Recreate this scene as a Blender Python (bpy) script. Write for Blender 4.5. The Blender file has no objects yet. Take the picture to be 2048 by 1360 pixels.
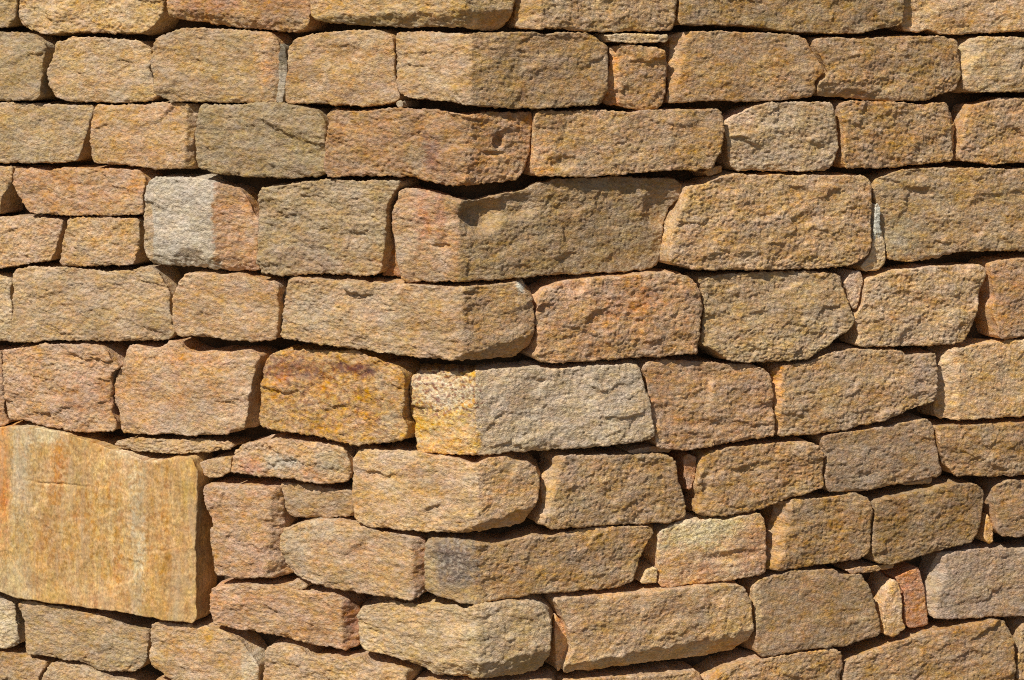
import bpy, math, random
import numpy as np

# ------------------------------------------------------------------ camera, sky, sun, exposure
scene = bpy.context.scene
scene.cycles.filter_width = 1.0                   # crisp lens
scene.cycles.use_denoising = False               # keep the grain of the stone
cam_data = bpy.data.cameras.new('camera')
cam = bpy.data.objects.new('camera', cam_data)
scene.collection.objects.link(cam)
cam.location = (0.079, -3.8, 1.55)                 # eye level, level view; the lens is shifted down
cam.rotation_euler = (math.radians(90), 0, 0)
cam_data.sensor_width = 36.0
cam_data.lens = 36.0 * 3800 / 2048
cam_data.shift_y = -580 / 2048
cam_data.clip_start = 0.05
cam_data.clip_end = 2000
scene.camera = cam

SUN_EL, SUN_AZ = math.radians(47), math.radians(36)   # azimuth: left of the line of sight, behind the camera
world = bpy.data.worlds.new('World')
scene.world = world
world.use_nodes = True
wn = world.node_tree.nodes
sky = wn.new('ShaderNodeTexSky')
sky.sky_type = 'NISHITA'
sky.sun_disc = False
sky.sun_elevation = SUN_EL
sky.sun_rotation = math.pi + SUN_AZ
wn['Background'].inputs['Strength'].default_value = 0.05
world.node_tree.links.new(sky.outputs[0], wn['Background'].inputs['Color'])
sun_data = bpy.data.lights.new('sun', 'SUN')
sun_data.energy = 4.7
sun_data.angle = math.radians(0.53)
sun_data.color = (1.0, 0.94, 0.84)
sun = bpy.data.objects.new('sun', sun_data)
scene.collection.objects.link(sun)
sun.location = (-4, -5, 6)
sun.rotation_euler = (math.radians(90) - SUN_EL, 0, -SUN_AZ)
vs = scene.view_settings
vs.view_transform = 'Standard'
vs.look = 'None'
vs.exposure = 0.0
vs.gamma = 1.0
vs.use_curve_mapping = False

# ------------------------------------------------------------------ noise
_r = np.random.default_rng(11)
_perm = np.tile(_r.permutation(256), 3)
_g = _r.normal(size=(256, 3)); _g /= np.linalg.norm(_g, axis=1)[:, None]
def pn(x, y, z):
    """gradient noise, about -0.8..0.8"""
    xi, yi, zi = np.floor(x).astype(int), np.floor(y).astype(int), np.floor(z).astype(int)
    fx, fy, fz = x - xi, y - yi, z - zi
    u, v, w = (t * t * t * (t * (t * 6 - 15) + 10) for t in (fx, fy, fz))
    xi &= 255; yi &= 255; zi &= 255
    def gr(a, b, c):
        h = _perm[_perm[_perm[xi + a] + yi + b] + zi + c]
        g = _g[h]
        return g[:, 0] * (fx - a) + g[:, 1] * (fy - b) + g[:, 2] * (fz - c)
    x00 = gr(0,0,0) * (1 - u) + gr(1,0,0) * u
    x10 = gr(0,1,0) * (1 - u) + gr(1,1,0) * u
    x01 = gr(0,0,1) * (1 - u) + gr(1,0,1) * u
    x11 = gr(0,1,1) * (1 - u) + gr(1,1,1) * u
    return ((x00 * (1 - v) + x10 * v) * (1 - w) + (x01 * (1 - v) + x11 * v) * w) * 1.5

# ------------------------------------------------------------------ materials
def nd(nt, kind, **inputs):
    n = nt.nodes.new(kind)
    for k, v in inputs.items():
        n.inputs[k.replace('_', ' ')].default_value = v
    return n
def mix_col(nt, mode, fac, a, b):
    m = nt.nodes.new('ShaderNodeMix'); m.data_type = 'RGBA'; m.blend_type = mode
    for sock, val in ((m.inputs[0], fac), (m.inputs[6], a), (m.inputs[7], b)):
        if hasattr(val, 'is_linked') or isinstance(val, bpy.types.NodeSocket):
            nt.links.new(val, sock)
        elif isinstance(val, (int, float)):
            sock.default_value = val
        else:
            sock.default_value = (*val, 1)
    return m.outputs[2]
def ramp(nt, src, stops):
    r = nt.nodes.new('ShaderNodeMapRange')
    r.inputs[1].default_value, r.inputs[2].default_value, r.inputs[3].default_value, r.inputs[4].default_value = stops
    nt.links.new(src, r.inputs[0])
    return r.outputs[0]
def stone_material(name, stretch, streak=False):
    m = bpy.data.materials.new(name); m.use_nodes = True
    nt = m.node_tree; L = nt.links
    bsdf = nt.nodes['Principled BSDF']
    bsdf.inputs['Roughness'].default_value = 0.88
    bsdf.inputs['Specular IOR Level'].default_value = 0.25
    tc = nt.nodes.new('ShaderNodeTexCoord'); oi = nt.nodes.new('ShaderNodeObjectInfo')
    mul = nt.nodes.new('ShaderNodeVectorMath'); mul.operation = 'SCALE'
    cmb = nt.nodes.new('ShaderNodeCombineXYZ')
    for i in range(3): L.new(oi.outputs['Random'], cmb.inputs[i])
    L.new(cmb.outputs[0], mul.inputs[0]); mul.inputs['Scale'].default_value = 7.3
    add = nt.nodes.new('ShaderNodeVectorMath'); L.new(tc.outputs['Object'], add.inputs[0]); L.new(mul.outputs[0], add.inputs[1])
    mp = nt.nodes.new('ShaderNodeMapping'); mp.inputs['Scale'].default_value = stretch
    L.new(add.outputs[0], mp.inputs['Vector'])
    def noise(scale, detail, rough=.55, vec=mp.outputs[0], dist=0.):
        n = nt.nodes.new('ShaderNodeTexNoise')
        n.inputs['Scale'].default_value = scale; n.inputs['Detail'].default_value = detail
        n.inputs['Roughness'].default_value = rough; n.inputs['Distortion'].default_value = dist
        L.new(vec, n.inputs['Vector'])
        return n.outputs['Fac']
    at = nt.nodes.new('ShaderNodeAttribute'); at.attribute_name = 'tint'
    col = at.outputs['Color']
    # rusty, pinkish and greyish drifts of the stone's own colour, then grain and specks
    for scale, hue, sat, val in ((17, .007, (.72, 1.04), .26), (75, .008, (.78, 1.08), .32)):
        n1 = nt.nodes.new('ShaderNodeTexNoise')
        n1.inputs['Scale'].default_value = scale; n1.inputs['Detail'].default_value = 3; n1.inputs['Roughness'].default_value = .6
        L.new(mp.outputs[0], n1.inputs['Vector'])
        sep = nt.nodes.new('ShaderNodeSeparateColor'); L.new(n1.outputs['Color'], sep.inputs[0])
        hs = nt.nodes.new('ShaderNodeHueSaturation')
        L.new(ramp(nt, sep.outputs[0], (.32, .68, .5 - hue, .5 + hue)), hs.inputs['Hue'])
        L.new(ramp(nt, sep.outputs[1], (.32, .68, *(sat if not streak else (.9, 1.05)))), hs.inputs['Saturation'])
        L.new(ramp(nt, sep.outputs[2], (.32, .68, 1 - val * .5, 1 + val * .5)), hs.inputs['Value'])
        L.new(col, hs.inputs['Color']); col = hs.outputs['Color']
    f = ramp(nt, noise(230, 4, .75), (.30, .70, .58, 1.42))
    g = nt.nodes.new('ShaderNodeCombineXYZ')
    for i in range(3): L.new(f, g.inputs[i])
    col = mix_col(nt, 'MULTIPLY', 1.0, col, g.outputs[0])
    if streak:
        mp2 = nt.nodes.new('ShaderNodeMapping'); mp2.inputs['Scale'].default_value = (1, 1, .11)
        L.new(add.outputs[0], mp2.inputs['Vector'])
        f = ramp(nt, noise(60, 4, .6, mp2.outputs[0], .7), (.42, .62, 0, .9))
        col = mix_col(nt, 'MULTIPLY', f, col, (.88, .82, .74))
        f = ramp(nt, noise(30, 3, .6, mp2.outputs[0], .8), (.50, .70, 0, .5))
        col = mix_col(nt, 'MIX', f, col, (.46, .36, .23))
    L.new(col, bsdf.inputs['Base Color'])
    b1 = nt.nodes.new('ShaderNodeBump'); b1.inputs['Strength'].default_value = 1. if not streak else .5
    b1.inputs['Distance'].default_value = .0035
    L.new(noise(210, 3, .7), b1.inputs['Height'])
    L.new(b1.outputs[0], bsdf.inputs['Normal'])
    return m
MAT_STONE = stone_material('sandstone', (1, 1, 1.7))
MAT_SLAB = stone_material('bedding_plane_sandstone', (1, 1, .6), True)
def earth_material(name, c1, c2, scale):
    m = bpy.data.materials.new(name); m.use_nodes = True
    nt = m.node_tree; bsdf = nt.nodes['Principled BSDF']; bsdf.inputs['Roughness'].default_value = .95
    bsdf.inputs['Specular IOR Level'].default_value = .1
    tc = nt.nodes.new('ShaderNodeTexCoord')
    n = nd(nt, 'ShaderNodeTexNoise', Scale=scale, Detail=8., Roughness=.65); nt.links.new(tc.outputs['Object'], n.inputs['Vector'])
    f = ramp(nt, n.outputs['Fac'], (.3, .7, 0, 1))
    nt.links.new(mix_col(nt, 'MIX', f, c1, c2), bsdf.inputs['Base Color'])
    b = nd(nt, 'ShaderNodeBump', Strength=.8, Distance=.01)
    n2 = nd(nt, 'ShaderNodeTexNoise', Scale=scale * 9, Detail=5.); nt.links.new(tc.outputs['Object'], n2.inputs['Vector'])
    nt.links.new(n2.outputs['Fac'], b.inputs['Height']); nt.links.new(b.outputs[0], bsdf.inputs['Normal'])
    return m
MAT_CORE = earth_material('earth_and_rubble', (.06, .04, .024), (.15, .10, .06), 14)
MAT_GROUND = earth_material('dry_earth', (.13, .10, .065), (.22, .17, .11), 3)

# ------------------------------------------------------------------ mesh helper
def link_mesh(name, co, quads, mat, parent=None, tris=None, tint=None, loc=(0, 0, 0), smooth=True):
    me = bpy.data.meshes.new(name)
    nq = len(quads); ntri = 0 if tris is None else len(tris)
    me.vertices.add(len(co)); me.vertices.foreach_set('co', np.asarray(co, np.float32).ravel())
    loops = quads.ravel() if not ntri else np.concatenate([quads.ravel(), tris.ravel()])
    me.loops.add(len(loops)); me.loops.foreach_set('vertex_index', loops.astype(np.int32))
    starts = np.arange(nq) * 4
    tot = np.full(nq, 4)
    if ntri:
        starts = np.concatenate([starts, nq * 4 + np.arange(ntri) * 3]); tot = np.concatenate([tot, np.full(ntri, 3)])
    me.polygons.add(nq + ntri)
    me.polygons.foreach_set('loop_start', starts.astype(np.int32))
    me.polygons.foreach_set('use_smooth', np.full(nq + ntri, smooth))
    me.update(calc_edges=True)
    me.validate()
    if tint is not None:
        a = me.color_attributes.new('tint', 'FLOAT_COLOR', 'POINT')
        a.data.foreach_set('color', np.concatenate([tint, np.ones((len(tint), 1))], 1).astype(np.float32).ravel())
    me.materials.append(mat)
    o = bpy.data.objects.new(name, me)
    scene.collection.objects.link(o)
    o.location = loc
    if parent: o.parent = parent
    return o

# ------------------------------------------------------------------ ground
def build_ground():
    xs = np.concatenate([-np.geomspace(800, 4, 12), np.linspace(-3.6, 3.6, 49), np.geomspace(4, 800, 12)])
    X, Y = np.meshgrid(xs, xs, indexing='ij')
    Z = pn(X.ravel() * .9, Y.ravel() * .9, Y.ravel() * 0 + .3) * .03 + pn(X.ravel() * 3, Y.ravel() * 3, Y.ravel() * 0 + 5.3) * .012
    n = len(xs); i = np.arange(n * n).reshape(n, n)
    q = np.stack([i[:-1, :-1], i[1:, :-1], i[1:, 1:], i[:-1, 1:]], -1).reshape(-1, 4)
    o = link_mesh('ground', np.stack([X.ravel(), Y.ravel(), Z], 1), q, MAT_GROUND)
    o['kind'] = 'structure'
    return o
build_ground()

# ------------------------------------------------------------------ the wall
TH = math.radians(21)                       # each face falls back 21 degrees from the corner
COS, SIN = math.cos(TH), math.sin(TH)
wall = bpy.data.objects.new('stone_wall', None)
scene.collection.objects.link(wall)
wall['label'] = 'dry-laid tan sandstone wall with a blunt corner jutting forward'
wall['category'] = 'wall'
wall['kind'] = 'thing'

U0, U1, ZTOP = -1.92, 2.12, 2.05
def build_core():
    """earth and rubble packing behind the face stones"""
    back = .085
    us = np.linspace(U0 + .02, U1 - .02, 260); zs = np.linspace(-.1, ZTOP - .1, 130)
    U, Z = np.meshgrid(us, zs, indexing='ij'); u, z = U.ravel(), Z.ravel()
    h = -back + .018 * pn(u * 11, z * 13, z * 0 + .5) + .012 * np.abs(pn(u * 26, z * 30, z * 0 + 7.5))
    X = u * COS; Y = np.sqrt(u * u + .0004) * SIN - h * 1.0
    front = np.stack([X, Y, z], 1)
    rear = front.copy(); rear[:, 1] = .75 + .12 * np.abs(rear[:, 0])
    n, m = len(us), len(zs); i = np.arange(n * m).reshape(n, m); k = n * m
    q = [np.stack([i[:-1, :-1], i[1:, :-1], i[1:, 1:], i[:-1, 1:]], -1).reshape(-1, 4)]
    rim = np.concatenate([i[:, 0], i[-1, 1:], i[-2::-1, -1], i[0, -2:0:-1]])
    nx = np.roll(rim, -1)
    remap = {}
    rr = rear[rim]
    co = np.concatenate([front, rr])
    a = k + np.arange(len(rim)); b = np.roll(a, -1)
    q.append(np.stack([nx, rim, a, b], 1))
    c = len(co); co = np.concatenate([co, rr.mean(0)[None]])
    t = np.stack([b, a, np.full(len(a), c)], 1)
    link_mesh('rubble_core', co, np.concatenate(q), MAT_CORE, wall, tris=t)
build_core()

def resample(P, step=None, n=None):
    """open polyline, even spacing by arc length"""
    d = np.concatenate([[0], np.cumsum(np.linalg.norm(np.diff(P, axis=0), axis=1))])
    if n is None: n = max(3, int(round(d[-1] / step)) + 1)
    s = np.linspace(0, d[-1], n)
    return np.stack([np.interp(s, d, P[:, 0]), np.interp(s, d, P[:, 1])], 1)

def smoothstep(a, b, x):
    t = np.clip((x - a) / (b - a), 0, 1)
    return t * t * (3 - 2 * t)

def build_stone(d, seed, res):
    rg = np.random.default_rng(seed)
    so = rg.uniform(0, 200, 3)
    fold = d['face'] == 'C'
    side = -1 if d['face'] == 'L' else 1
    slab = d.get('slab', 0); small = d.get('chink', 0)
    P = np.array(d['pts'], float)
    # soften the corners of the outline a little, then roughen it
    Q = np.roll(P, -1, 0); ln = np.linalg.norm(Q - P, axis=1)
    f = np.minimum(.25, (5. if not small else 3.) / ln)[:, None]
    P = np.stack([P + (Q - P) * f, P + (Q - P) * (1 - f)], 1).reshape(-1, 2)
    P = resample(np.concatenate([P, P[:1]]), res)[:-1]
    T = np.roll(P, -1, 0) - np.roll(P, 1, 0); T /= np.linalg.norm(T, axis=1)[:, None] + 1e-9
    area2 = np.sum(P[:, 0] * np.roll(P[:, 1], -1) - np.roll(P[:, 0], -1) * P[:, 1])
    N = np.stack([T[:, 1], -T[:, 0]], 1) * (1 if area2 > 0 else -1)          # outward
    amp = .55 if small else 1.
    j = 2.2 * pn(P[:, 0] / 26 + so[0], P[:, 1] / 26 + so[1], P[:, 0] * 0 + .37) \
        + 1.1 * pn(P[:, 0] / 9 + so[1], P[:, 1] / 9, P[:, 0] * 0 + so[2]) + (.9 if not small else .2)
    P = P + N * (j * amp)[:, None]
    # four corners of the outline, then a patch spanned between its four sides
    lo, hi = P.min(0), P.max(0); W = (P - lo) / (hi - lo)
    ctr = (lo + hi) / 2
    k = [int(np.argmax(s)) for s in (W[:, 1] - W[:, 0], W[:, 0] + W[:, 1], W[:, 0] - W[:, 1], -W[:, 0] - W[:, 1])]
    if area2 > 0: P = P[::-1]; k = [len(P) - 1 - a for a in k]                # make it clockwise: TL, TR, BR, BL
    def arc(a, b):
        if b <= a: b += len(P)
        return P[np.arange(a, b + 1) % len(P)]
    top, right, bot, left = arc(k[0], k[1]), arc(k[1], k[2]), arc(k[2], k[3])[::-1], arc(k[3], k[0])[::-1]
    nu = max(6, len(top), len(bot)); nv = max(6, len(left), len(right))
    top, bot, left, right = resample(top, n=nu), resample(bot, n=nu), resample(left, n=nv), resample(right, n=nv)
    s = np.linspace(0, 1, nu)[:, None, None]; t = np.linspace(0, 1, nv)[None, :, None]
    G = (1 - t) * top[:, None] + t * bot[:, None] + (1 - s) * left[None] + s * right[None] \
        - ((1 - s) * (1 - t) * top[0] + s * (1 - t) * top[-1] + (1 - s) * t * bot[0] + s * t * bot[-1])
    for _ in range(12):
        G[1:-1, 1:-1] = .25 * (G[:-2, 1:-1] + G[2:, 1:-1] + G[1:-1, :-2] + G[1:-1, 2:])
    g = G.reshape(-1, 2); u, z = g[:, 0], g[:, 1]
    idx = np.arange(nu * nv).reshape(nu, nv)
    rim = np.concatenate([idx[:, 0], idx[-1, 1:], idx[-2::-1, -1], idx[0, -2:0:-1]])
    B = g[rim]
    # distance to the outline
    dist = np.empty(len(g))
    for a in range(0, len(g), 4000):
        dist[a:a + 4000] = np.sqrt(((g[a:a + 4000, None] - B[None, ::(2 if len(B) > 200 else 1)]) ** 2).sum(-1).min(1))
    dist[rim] = 0
    c0 = u * 0
    w = hi - lo
    # relief of the split face, in mm outwards
    tl = d.get('tilt') or rg.normal(0, .03, 2)
    h = (u - ctr[0]) * tl[0] + (z - ctr[1]) * tl[1]
    coarse = rg.uniform(.78, 1.2)                      # some stones broke rougher than others
    rough = .3 if slab else (.6 if small else coarse)
    h += rough * (2.6 * pn(u / 120 + so[0], z / 90 + so[1], c0 + so[2]) + 1.5 * pn(u / 48 + so[1], z / 38 + so[2], c0 + so[0]))
    # flakes: warped cells, each at its own level and lean
    wu = u + 9 * pn(u / 22, z / 22 + so[0], c0 + .5); wz = z + 7 * pn(u / 22 + so[1], z / 22, c0 + 3.5)
    for cs, lev in ((75., .9), (30., .4)):
        m = int(max(3, min(45, w[0] * w[1] / (cs * cs * .5))))
        sd = rg.uniform(0, 1, (m, 2)) * w + lo
        D2 = ((wu[:, None] - sd[None, :, 0]) ** 2 + (2.1 * (wz[:, None] - sd[None, :, 1])) ** 2)
        D2 = np.sqrt(D2); D2 = np.exp(-(D2 - D2.min(1)[:, None]) / 3.5); D2 /= D2.sum(1)[:, None]
        hl, hg = rg.normal(0, lev, m), rg.normal(0, .035, (m, 2))
        pl = hl[None] + hg[None, :, 0] * (u[:, None] - sd[None, :, 0]) + hg[None, :, 1] * (z[:, None] - sd[None, :, 1])
        h += rough * (D2 * pl).sum(1)
    # a broad belly, and worn, here and there chipped, edges
    h += (1.2 if not slab else .5) * (smoothstep(0, 40, dist) - 1)
    ed = .5 + pn(u / 35 + so[2], z / 35, c0 + so[0])
    r = 3.0 + 8 * np.clip(ed, 0, 1) ** 3; e = 1.3 + 5 * np.clip(ed, 0, 1.2) ** 3
    if small: r, e = r * .6, e * .6
    if slab: r, e = r * .5, e * .5
    h -= e * np.clip(1 - dist / r, 0, 1) ** 2.1
    wob = 7 * pn(u / 30 + so[0], z / 30 + so[2], c0 + 1.1) + 2.5 * pn(u / 10, z / 10 + so[2], c0 + 4.1)
    for (cu, cz, au, az, sl) in d.get('cuts', ()):
        l = math.hypot(au, az)
        q = ((u - cu) * au + (z - cz) * az) / l + wob
        h -= sl * np.clip(q, 0, 60)
    for (cu, cz, ru, rz, dp) in d.get('dents', ()):
        q = np.sqrt(((u - cu + wob * .6) / ru) ** 2 + ((z - cz - wob * .4) / rz) ** 2)
        h -= dp * (1 - smoothstep(.35, 1.0, q))
    # rings running back into the wall
    depths = np.array([2.5, 6, 11, 19, 30, 46, 68, 100, 135]) if res < 5 else np.array([4, 12, 30, 70, 130])
    cb = B.mean(0)
    Bt = np.roll(B, -1, 0) - np.roll(B, 1, 0); Bt /= np.linalg.norm(Bt, axis=1)[:, None] + 1e-9
    Bn = np.stack([-Bt[:, 1], Bt[:, 0]], 1)
    if np.sum(Bn * (B - cb)) < 0: Bn = -Bn
    Bn = sum(np.roll(Bn, k3, 0) for k3 in range(-3, 4)) / 7
    uu, zz, hh, bk = [u], [z], [h], [u * 0]
    tap = rg.uniform(.0, .09)
    for dd in depths:
        off = -1.6 * min(1, dd / 5) + tap * max(0, dd - 8) * (1 if dd < 75 else 75 / dd) \
            + min(6, .12 * dd) * pn(B[:, 0] / 40 + so[0], B[:, 1] / 40 + so[1], B[:, 0] * 0 + dd / 50)
        lim = .22 * min(w)
        off = np.clip(off, -lim, 3.5) + 3 * Bn[:, 0] ** 2 * float(smoothstep(22, 50, dd))     # flanks meet behind the face
        bb = B + Bn * off[:, None]
        uu.append(bb[:, 0]); zz.append(bb[:, 1]); hh.append(h[rim]); bk.append(np.full(len(B), dd))
    u, z, h, bk = map(np.concatenate, (uu, zz, hh, bk))
    u = np.append(u, cb[0]); z = np.append(z, cb[1]); h = np.append(h, 0); bk = np.append(bk, depths[-1])
    # onto the wall
    if fold:
        r = 3.
        a = u / np.sqrt(u * u + 16)
        X = u * COS; Y = np.sqrt(u * u + r * r) * SIN - r * SIN
        nx, ny = SIN * a, -np.sqrt(1 - (SIN * a) ** 2)
        X = X + nx * h; Y = Y + ny * h + bk
    else:
        X = u * COS; Y = u * side * SIN
        X = X + SIN * side * (h - bk); Y = Y - COS * (h - bk)
    co = np.stack([X, Y, z], 1)
    nf = nu * nv; m = len(rim)
    quads = [np.stack([idx[:-1, :-1], idx[:-1, 1:], idx[1:, 1:], idx[1:, :-1]], -1).reshape(-1, 4)]
    prev = rim
    for i in range(len(depths)):
        cur = nf + i * m + np.arange(m)
        quads.append(np.stack([prev, np.roll(prev, -1), np.roll(cur, -1), cur], 1)); prev = cur
    quads = np.concatenate(quads)
    tris = np.stack([prev, np.roll(prev, -1), np.full(m, len(co) - 1)], 1)
    # outward normals
    e1 = co[quads[:, 2]] - co[quads[:, 0]]; e2 = co[quads[:, 3]] - co[quads[:, 1]]
    fn = np.cross(e1, e2)
    if fn[:(nu - 1) * (nv - 1), 1].sum() > 0:
        quads = quads[:, ::-1].copy(); tris = tris[:, ::-1].copy(); fn = -fn
    vn = np.zeros_like(co)
    for i in range(4): np.add.at(vn, quads[:, i], fn)
    vn /= np.linalg.norm(vn, axis=1)[:, None] + 1e-9
    # fine grain of the break, bedded level
    x, y, zc = co[:, 0] + so[0], co[:, 1] + so[1], co[:, 2] + so[2]
    fine = 1.1 * pn(x / 24, y / 24, zc / 16)
    if res < 5:
        wx = x + 4 * pn(x / 17, y / 17, zc / 17); wz2 = zc + 3 * pn(x / 19 + 9, y / 19, zc / 19)
        fine += 1.3 * pn(wx / 12.5, y / 12.5, wz2 / 8.5) + 2.3 * pn(wx / 7.0 + 31, y / 7.0, wz2 / 5.2)
        fine += 1.05 * pn(x / 4.9 + 11, y / 4.9, zc / 4.1) + .5 * pn(x / 60, y / 60, wz2 / 6.5)
    fine *= (.28 if slab else .8 if small else coarse) * (1 - .16 * smoothstep(-5, 5, u if fold else u * 0 + side * 9)) * (1 - smoothstep(0, 6, bk) * .45) * (1 - smoothstep(40, 100, bk))
    fine[-1] = 0
    co = co + vn * fine[:, None]
    # colour: the stone's own tone with its stains, plus painted sunlit strips and shaded flanks
    base = np.array(d['rgb'], float)
    if fold:
        k2 = smoothstep(-3, 3, u + 5 * pn(z / 12 + so[0], z * 0 + .5, z * 0 + .2))[:, None]
        tint = base[0] * (1 - k2) + base[1] * k2
    else:
        tint = np.repeat(base[:1], len(u), 0)
    # drift within the stone
    dr = 1 + .12 * pn(u / 70 + so[2], z / 45 + so[0], u * 0 + .8)
    tint = tint * dr[:, None]
    nz1 = pn(u / 18 + so[1], z / 18 + so[2], u * 0 + 2.2) * .6 + pn(u / 7 + so[1], z / 7, u * 0 + 5.2) * .6 + pn(u / 4 + so[1], z / 4, u * 0 + 9.2) * .3
    soft = .12 if d.get('sharp') else .45
    for (cu, cz, ru, rz, c, a, *sp) in d.get('stain_and_shading', ()):
        q = ((np.abs(u - cu) / ru) ** 2.6 + (np.abs(z - cz) / rz) ** 2.6) ** (1 / 2.6) + nz1 * (.25 if d.get('sharp') else .9)
        k2 = (a * (1 - smoothstep(1 - soft, 1 + soft, q)))[:, None]
        if sp: k2 = k2 * smoothstep(.02, .22, pn(u / sp[0] + cu, z / sp[0] * 1.2, u * 0 + cz) + .5 * pn(u / sp[0] * 2.3, z / sp[0] * 2.3, u * 0 + cu))[:, None]
        tint = tint * (1 - k2) + np.array(c) * k2
    ax, ay = d['at']
    org = np.array([co[:, 0].mean(), co[:, 1].mean(), co[:, 2].mean()])
    o = link_mesh('wedge_stone' if small else 'stone', (co - org) / 1000., quads, MAT_SLAB if slab else MAT_STONE, wall,
                  tris=tris, tint=np.clip(tint, .01, .8), loc=(org[0] / 1000 + ax, org[1] / 1000 + ay, org[2] / 1000))
    return o

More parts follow.
